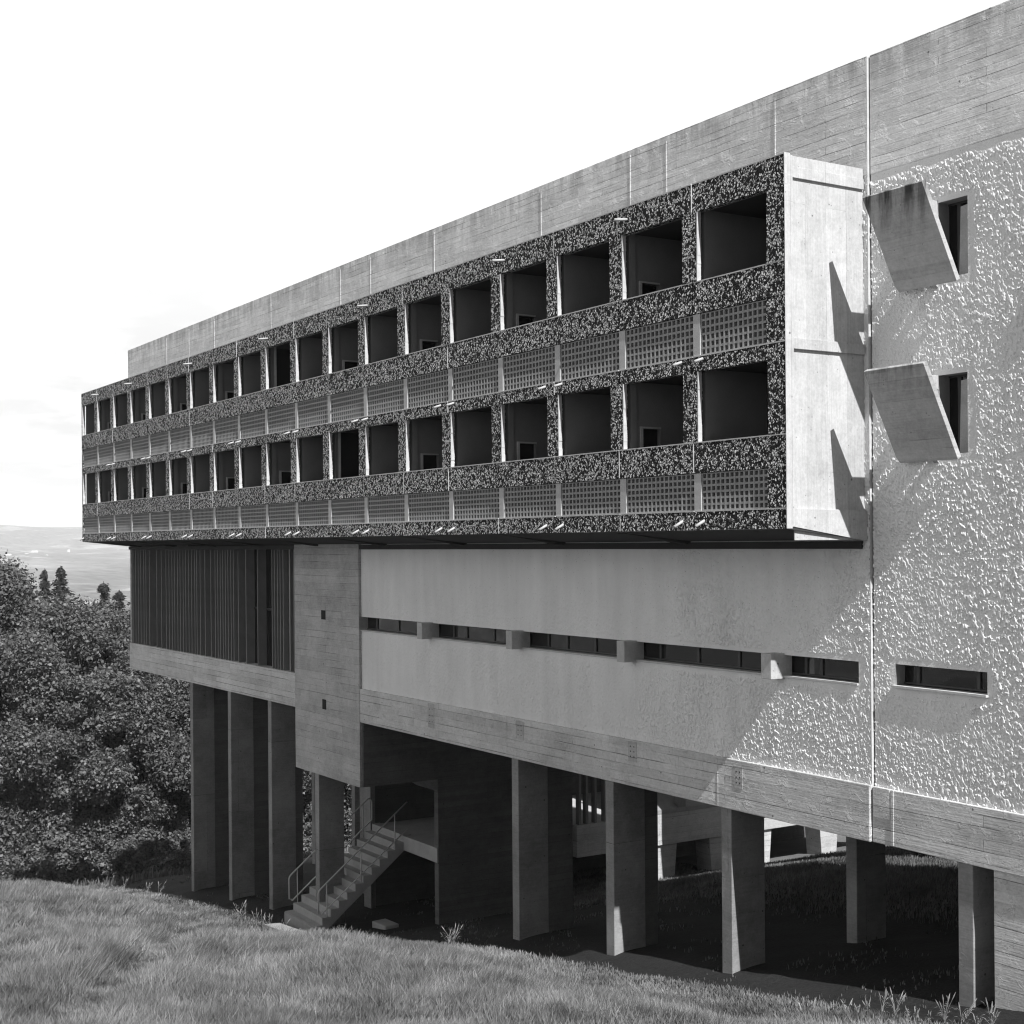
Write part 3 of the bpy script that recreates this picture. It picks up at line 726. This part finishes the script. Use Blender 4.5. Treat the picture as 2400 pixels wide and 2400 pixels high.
# conifers
def conifer(x, y, h, r, label, seed):
    root = empty('conifer', (x, y, gz(x, y))); rr = np.random.default_rng(seed); n = 20000
    t = 1-rr.random(n)**1.7*.999; nr_ = max(12, int(h/.75)); ring = (np.floor(t*nr_)+.5*rr.random(n))/nr_; rad = .75*r*(1-ring)**.62*(.25+.75*rr.random(n)**.5)+.03
    ph = rr.random(n)*6.283; lob = .62+.38*np.cos(ph*4+ring*97)
    rad = rad*(.25+1.5*vnoise(np.floor(t*nr_)*3.7+seed, ph*1.6, 7)**1.5)*(.5+.8*rr.random(n)); P = np.stack([np.cos(ph)*rad*lob, np.sin(ph)*rad*lob, h*(.12+.88*ring)-rad*.35+rr.normal(size=n)*.10], 1)
    nrm = rr.normal(size=(n, 3))*.5+np.array([0, 0, 1]); nrm /= np.linalg.norm(nrm, axis=1)[:, None]
    tt = np.stack([np.cos(ph), np.sin(ph), -.35*np.ones(n)], 1); bb = np.cross(nrm, tt); bb /= np.linalg.norm(bb, axis=1)[:, None]
    s = .26; V = np.stack([P-tt*s*.5, P-bb*.06, P+tt*s*.5, P+bb*.06], 1).reshape(-1, 3)
    fast_mesh('crown', V, np.arange(n*4).reshape(-1, 4), 'needle', root)
    MB().tube([(0, 0, -1), (0, 0, h*.6), (0, 0, h)], [.3, .15, .02], 8).build('trunk', 'bark', root)
    tag(root, label, 'conifer', 'conifers rising above the wood')
def ray_at(px, py, X):
    v = fw + (px-1200)/F*r2 - (py-CY)/F*u2; t = (X-CAM[0])/v[0]; return CAM+t*v
for (px, py, Xd, r, lab, sd) in ((142, 1326, -100, 4.6, 'tall pointed conifer standing out of the wood left of the building', 1), (243, 1362, -104, 4.6, 'thin-topped conifer nearer to the corner of the building', 2), (280, 1382, -108, 4.4, 'smallest conifer, right beside the louvred room', 3), (105, 1332, -102, 2.8, 'thin conifer spike just left of the tall pointed one', 4), (2, 1318, -98, 5.4, 'dark conifer at the left picture edge above the wood', 5)):
    p = ray_at(px, py, Xd); conifer(Xd, p[1], p[2]-gz(Xd, p[1]), r, lab, sd)
# wood on the far slope, as one mass
V_all = []; r = np.random.default_rng(5)
n = 2600; wx = -r.uniform(118, 330, n); wy = r.uniform(-60, 190, n); wz = terrain(wx, wy)
cs = np.stack([wx, wy, wz+r.uniform(0, 3, n)], 1)
V, Fc = leaf_cloud(cs, list(r.uniform(2.5, 5.0, n)), 120000, .9, 77)
tag(fast_mesh('distant_wood', V, Fc, 'leaf2'), 'mass of woodland falling away to the valley beyond the nearer trees', 'wood', kind='stuff')
# farm buildings in the valley
for k, (px, py, w, d, h, lab) in enumerate(((82, 1297, 26, 12, 9, 'largest white farm building in the valley, with a pale roof'), (72, 1299, 16, 9, 6, 'small white farm building touching the largest one on its left'), (62, 1300, 14, 8, 5, 'low pale shed at the left end of the farm group'), (161, 1296, 9, 9, 16, 'narrow white tower house alone right of the farm group'), (109, 1304, 12, 8, 6, 'lone pale cottage below and right of the farm group'), (20, 1302, 40, 9, 3.5, 'long low white shed left of the farm group'))):
    v = fw + (px-1200)/F*r2 - (py-CY)/F*u2; lo = None
    for t in np.arange(1200, 9000, 15):
        q = CAM+t*v
        if q[2] < gz(q[0], q[1]): lo = q; break
    if lo is None: lo = CAM+4200*v
    hs = empty('farmhouse', tuple(lo)); hs.rotation_euler = (0, 0, YAW+.3*k)
    MB().box(-w/2, w/2, -d/2, d/2, -5, h).build('wall', 'house', hs)
    MB().prism([(-w/2-.4, -d/2-.5, h+.01), (-w/2-.4, d/2+.5, h+.01), (-w/2-.4, 0, h+3.2)], (w+.8, 0, 0)).build('roof', 'house' if k in (0, 5) else 'tile', hs)
    tag(hs, lab, 'farmhouse', 'white farm buildings in the valley')

# ------------------------------------------------------------------ grass
def blades(name, n_try, region, dens, hgt, mat, seed, lean=.35, label=None, wmul=1.0):
    r = np.random.default_rng(seed)
    x = r.uniform(region[0], region[1], n_try); y = r.uniform(region[2], region[3], n_try)
    k = dens(x, y) > r.random(n_try); x = x[k]; y = y[k]; n = len(x)
    z = terrain(x, y); d = np.hypot(x-CAM[0], y-CAM[1])
    pt = fbm(x*.8, y*.8, 61, 3)
    h = hgt(x, y)*(.45+.9*r.random(n))*(.55+.9*pt)
    w = wmul*(.0016+.00036*d)*(.7+.7*r.random(n))
    ph = r.random(n)*6.283; tx = np.cos(ph)*w; ty = np.sin(ph)*w
    wind = 2.6+1.3*(fbm(x*.25, y*.25, 71, 2)-.5)*3
    la = wind+r.normal(size=n)*.9; ln = h*lean*(.4+1.1*r.random(n))
    lx = np.cos(la)*ln; ly = np.sin(la)*ln
    a = np.stack([x-tx, y-ty, z-.03], 1); b = np.stack([x+tx, y+ty, z-.03], 1)
    c = np.stack([x+tx*.8+lx*.3, y+ty*.8+ly*.3, z+h*.55], 1); e = np.stack([x-tx*.8+lx*.3, y-ty*.8+ly*.3, z+h*.55], 1)
    f = np.stack([x+tx*.2+lx, y+ty*.2+ly, z+h], 1); g_ = np.stack([x-tx*.2+lx, y-ty*.2+ly, z+h], 1)
    V = np.stack([a, b, c, e, f, g_], 1).reshape(-1, 3)
    o = (np.arange(n)*6)[:, None]
    Fc = np.concatenate([o+np.array([0, 1, 2, 3]), o+np.array([3, 2, 4, 5])], 0)
    ob = fast_mesh(name, V, Fc, mat); tag(ob, label, 'grass', kind='stuff'); return ob
def infront(x, y):
    dx = x-CAM[0]; dy = y-CAM[1]; zf = dx*fw[0]+dy*fw[1]; xf = dx*rt[0]+dy*rt[1]
    return (zf > 6)*(abs(xf/np.maximum(zf, .1)) < .42), np.hypot(dx, dy)
def march(px, py):
    v = fw + (px-1200)/F*r2 - (py-CY)/F*u2; t = 6.0
    while t < 60:
        q = CAM+t*v
        if q[2] < gz(q[0], q[1]): return q[:2]
        t += .1
    return (CAM+60*v)[:2]
TR = [march(*p) for p in ((120, 2420), (200, 2375), (300, 2300), (370, 2245), (420, 2195), (455, 2160))]
def trail(x, y):
    d = np.full(x.shape, 99.0)
    for (a, b) in zip(TR[:-1], TR[1:]):
        ex, ey = b[0]-a[0], b[1]-a[1]; t = np.clip(((x-a[0])*ex+(y-a[1])*ey)/(ex*ex+ey*ey), 0, 1)
        d = np.minimum(d, np.hypot(x-a[0]-t*ex, y-a[1]-t*ey))
    return np.clip((d-.18)/.35, 0, 1)
def dl(x, y):
    a, d = infront(x, y); e = np.clip((-y-1.0+.35*(fbm(x*1.5, y*1.5, 91, 2)-.5))/.25, 0, 1)*((x < 2.2) | (y < -.2))
    return a*e*np.clip(15/d, .12, 1)**1.6
blades('meadow_grass', 2600000, (-52, 11, -16.5, -.6), dl, lambda x, y: (.06+.24*np.clip((-y-1.5)/2.5, 0, 1)*np.clip(1.1-(x+6)/14, .45, 1))*(.3+.7*trail(x, y)), 'grass', 21, label='rough unmown meadow grass filling the foreground', lean=.6, wmul=.75)
def dl2(x, y):
    a, d = infront(x, y); return a*np.clip((y-4.6)/1.2, 0, 1)*.5*(y < 13)
blades('bank_grass', 260000, (-24, 3, 4.4, 14), dl2, lambda x, y: .10+0*x, 'dimgrass', 22, label='long grass on the bank behind the piers', wmul=.8)
def dl3(x, y):
    a, d = infront(x, y); return a*.22*(fbm(x*1.2, y*1.2, 95, 3) > .55)*(y > -1.2)*(y < 5)
blades('shade_grass', 60000, (-44, 2.2, -1.2, 5), dl3, lambda x, y: .06+0*x, 'dimgrass', 23, label='sparse weeds on the bare earth under the building', wmul=1.2)
# slope grass beyond the crest on the left
def dl4(x, y):
    a, d = infront(x, y); return a*.6
blades('slope_grass', 120000, (-60, -38, -14, 14), dl4, lambda x, y: .3+0*x, 'dimgrass', 24, label='grass on the slope beyond the crest on the left', wmul=1.4)
# tall seed-heads along the crest: each a plant of its own
def stalk(x, y, h, lean, seed):
    r = random.Random(seed); root = empty('tall_weed', (x, y, gz(x, y)-.03))
    st = MB(); lf = MB(); k = r.randint(3, 6)
    for i in range(k):
        a = r.uniform(0, 6.28); l = r.uniform(.1, .5)*lean; hh = h*r.uniform(.6, 1)
        p = [(0, 0, 0), (math.cos(a)*l*.3*hh, math.sin(a)*l*.3*hh, hh*.5), (math.cos(a)*l*hh, math.sin(a)*l*hh, hh)]
        st.tube(p, [.0035, .003, .002], 5)
        e = Vector(p[2]); d = (Vector(p[2])-Vector(p[1])).normalized()
        st.tube([e-d*.10, e-d*.03, e+d*.03], [.003, .009, .002], 5)
        for q in range(r.randint(3, 6)):
            t = r.uniform(.1, .75); b = Vector(p[0]).lerp(Vector(p[2]), t); an = r.uniform(0, 6.28); L = h*r.uniform(.18, .34)
            tip = b+Vector((math.cos(an)*L, math.sin(an)*L, L*r.uniform(.1, .9))); sd = Vector((-math.sin(an), math.cos(an), 0))*.006
            mid = (b+tip)/2+Vector((0, 0, .03)); lf.quad(b, mid+sd, tip, mid-sd)
    st.build('stem', 'weed', root); lf.build('leaf', 'weed', root)
    return root
wl = [(1955, 2375), (1985, 2372), (2010, 2376), (2035, 2370), (2068, 2380), (2100, 2378), (2128, 2385), (2150, 2388), (2180, 2390), (2215, 2392), (2255, 2395), (2290, 2394), (2325, 2392), (1905, 2370), (1880, 2372)]
for k, (px, py) in enumerate(wl):
    v = fw + (px-1200)/F*r2 - (py-CY)/F*u2; t = 8.0
    while t < 40:
        q = CAM+t*v
        if q[2] < gz(q[0], q[1]) or q[1] > -1.05: break
        t += .05
    hh = .42 if k in (4, 5, 9, 10, 12) else .2
    o = stalk(q[0], min(q[1], -1.05), hh, 1.0, k)
    tag(o, ('tall seed-headed weed' if hh > .3 else 'short leafy weed') + ' on the meadow edge in front of the rightmost piers', 'weed', 'tall weeds along the meadow edge' if hh > .3 else 'low weeds along the meadow edge')
for k, (px, py) in enumerate([(560, 2132), (575, 2134), (600, 2140), (615, 2145), (632, 2150), (658, 2158), (290, 2095), (345, 2112), (372, 2120), (828, 2205), (1050, 2238), (1062, 2240)]):
    v = fw + (px-1200)/F*r2 - (py-CY)/F*u2; t = (-1.3-CAM[1])/v[1]; q = CAM+t*v
    o = stalk(q[0], -1.3, .5, 1.4, 50+k)
    tag(o, 'drooping seed-headed grass tuft on the meadow crest left of or near the stair foot', 'grass tuft', 'drooping tufts on the meadow crest')

# ------------------------------------------------------------------ light
el = math.atan2(1.07, math.hypot(1, .092)); azv = (1.0, -.092)
sun = bpy.data.lights.new('sun', 'SUN'); sun.energy = 5.0; sun.angle = math.radians(.5); sun.color = (1, 1, 1)
so_ = bpy.data.objects.new('sun', sun); COL.objects.link(so_)
dirv = Vector((-1, .092, -1.07)).normalized(); so_.rotation_euler = dirv.to_track_quat('-Z', 'Y').to_euler()
SKY_R = .26; SKY_B = .28; SKY_FILL = 10.5
W = bpy.data.worlds.new('World'); S.world = W; W.use_nodes = True; t = W.node_tree; t.nodes.clear()
N = t.nodes.new; L = t.links.new
out = N('ShaderNodeOutputWorld'); bg = N('ShaderNodeBackground'); L(bg.outputs[0], out.inputs[0])
sky = N('ShaderNodeTexSky'); sky.sky_type = 'NISHITA'; sky.sun_disc = False; sky.sun_elevation = el
sky.sun_rotation = math.atan2(azv[0], azv[1]); sky.dust_density = 3.0; sky.altitude = 300
bw = N('ShaderNodeSeparateColor'); L(sky.outputs[0], bw.inputs[0])
tc = N('ShaderNodeTexCoord'); sp = N('ShaderNodeSeparateXYZ'); L(tc.outputs['Generated'], sp.inputs[0])
def mth(op, a, b=0.0, clamp=False):
    n = N('ShaderNodeMath'); n.operation = op; n.use_clamp = clamp
    for i, v in enumerate((a, b)):
        if isinstance(v, (int, float)): n.inputs[i].default_value = v
        else: L(v, n.inputs[i])
    return n.outputs[0]
zc_ = mth('MAXIMUM', sp.outputs[2], .02); cx = mth('DIVIDE', sp.outputs[0], mth('ADD', zc_, .12)); cy = mth('DIVIDE', sp.outputs[1], mth('ADD', zc_, .12))
cb = N('ShaderNodeCombineXYZ'); L(cx, cb.inputs[0]); L(cy, cb.inputs[1])
no = N('ShaderNodeTexNoise'); L(cb.outputs[0], no.inputs[0]); no.inputs['Scale'].default_value = 1.5; no.inputs['Detail'].default_value = 6; no.inputs['Roughness'].default_value = .55
dv = mth('ADD', mth('MULTIPLY', sp.outputs[0], float(fw[0])), mth('MULTIPLY', sp.outputs[1], float(fw[1])))
bank = N('ShaderNodeMapRange'); bank.interpolation_type = 'SMOOTHSTEP'; L(dv, bank.inputs[0]); bank.inputs[1].default_value = .25; bank.inputs[2].default_value = .80
low = N('ShaderNodeMapRange'); low.interpolation_type = 'SMOOTHSTEP'; L(sp.outputs[2], low.inputs[0]); low.inputs[1].default_value = .42; low.inputs[2].default_value = .75; low.inputs[3].default_value = 1; low.inputs[4].default_value = 0
dy_ = mth('ADD', mth('MULTIPLY', sp.outputs[0], -.45), mth('MULTIPLY', sp.outputs[1], -.89))
side_fill = N('ShaderNodeMapRange'); side_fill.interpolation_type = 'SMOOTHSTEP'; L(dy_, side_fill.inputs[0]); side_fill.inputs[1].default_value = .15; side_fill.inputs[2].default_value = .85  # bright lobe of unseen sky, added to fill the facade and spare the pier sides
lows = N('ShaderNodeMapRange'); lows.interpolation_type = 'SMOOTHSTEP'; L(sp.outputs[2], lows.inputs[0]); lows.inputs[1].default_value = .20; lows.inputs[2].default_value = .65; lows.inputs[3].default_value = 1; lows.inputs[4].default_value = .08
cr = N('ShaderNodeMapRange'); cr.interpolation_type = 'SMOOTHSTEP'; L(no.outputs[0], cr.inputs[0]); cr.inputs[1].default_value = .46; cr.inputs[2].default_value = .62
lm = N('ShaderNodeMapRange'); lm.interpolation_type = 'SMOOTHSTEP'; L(sp.outputs[2], lm.inputs[0]); lm.inputs[1].default_value = .08; lm.inputs[2].default_value = .24; lm.inputs[3].default_value = 3.0; lm.inputs[4].default_value = .45
cl = mth('SUBTRACT', 9.0, mth('MULTIPLY', cr.outputs[0], lm.outputs[0]))
veil = mth('MULTIPLY', mth('MULTIPLY', bank.outputs[0], low.outputs[0]), cl)
mixv = mth('ADD', mth('MULTIPLY', bw.outputs[0], SKY_R), mth('ADD', veil, mth('ADD', SKY_B, mth('MULTIPLY', mth('MULTIPLY', side_fill.outputs[0], lows.outputs[0]), SKY_FILL))))
L(mixv, bg.inputs[0]); bg.inputs[1].default_value = .08
# ------------------------------------------------------------------ air
if True:
    hz = MB().box(-12500, 800, -5000, 13000, -400, 420).build('haze', None)
    hm = bpy.data.materials.new('haze_air'); hm.use_nodes = True; ht = hm.node_tree; ht.nodes.clear()
    ho = ht.nodes.new('ShaderNodeOutputMaterial'); hv = ht.nodes.new('ShaderNodeVolumePrincipled'); ht.links.new(hv.outputs[0], ho.inputs['Volume'])
    hv.inputs['Color'].default_value = (.95, .95, .95, 1); hv.inputs['Density'].default_value = 1.1e-4; hv.inputs['Anisotropy'].default_value = -.35
    hz.data.materials.append(hm); hz['kind'] = 'stuff'; hz['label'] = 'thin haze over the valley'; hz['category'] = 'haze'
S.view_settings.view_transform = 'Standard'; S.view_settings.look = 'None'; S.view_settings.exposure = 0.58; S.view_settings.gamma = 1
S.render.engine = 'CYCLES'; S.cycles.max_bounces = 6; S.cycles.volume_bounces = 0; S.cycles.filter_width = 1.15
S.render.resolution_x = 1024; S.render.resolution_y = 1024
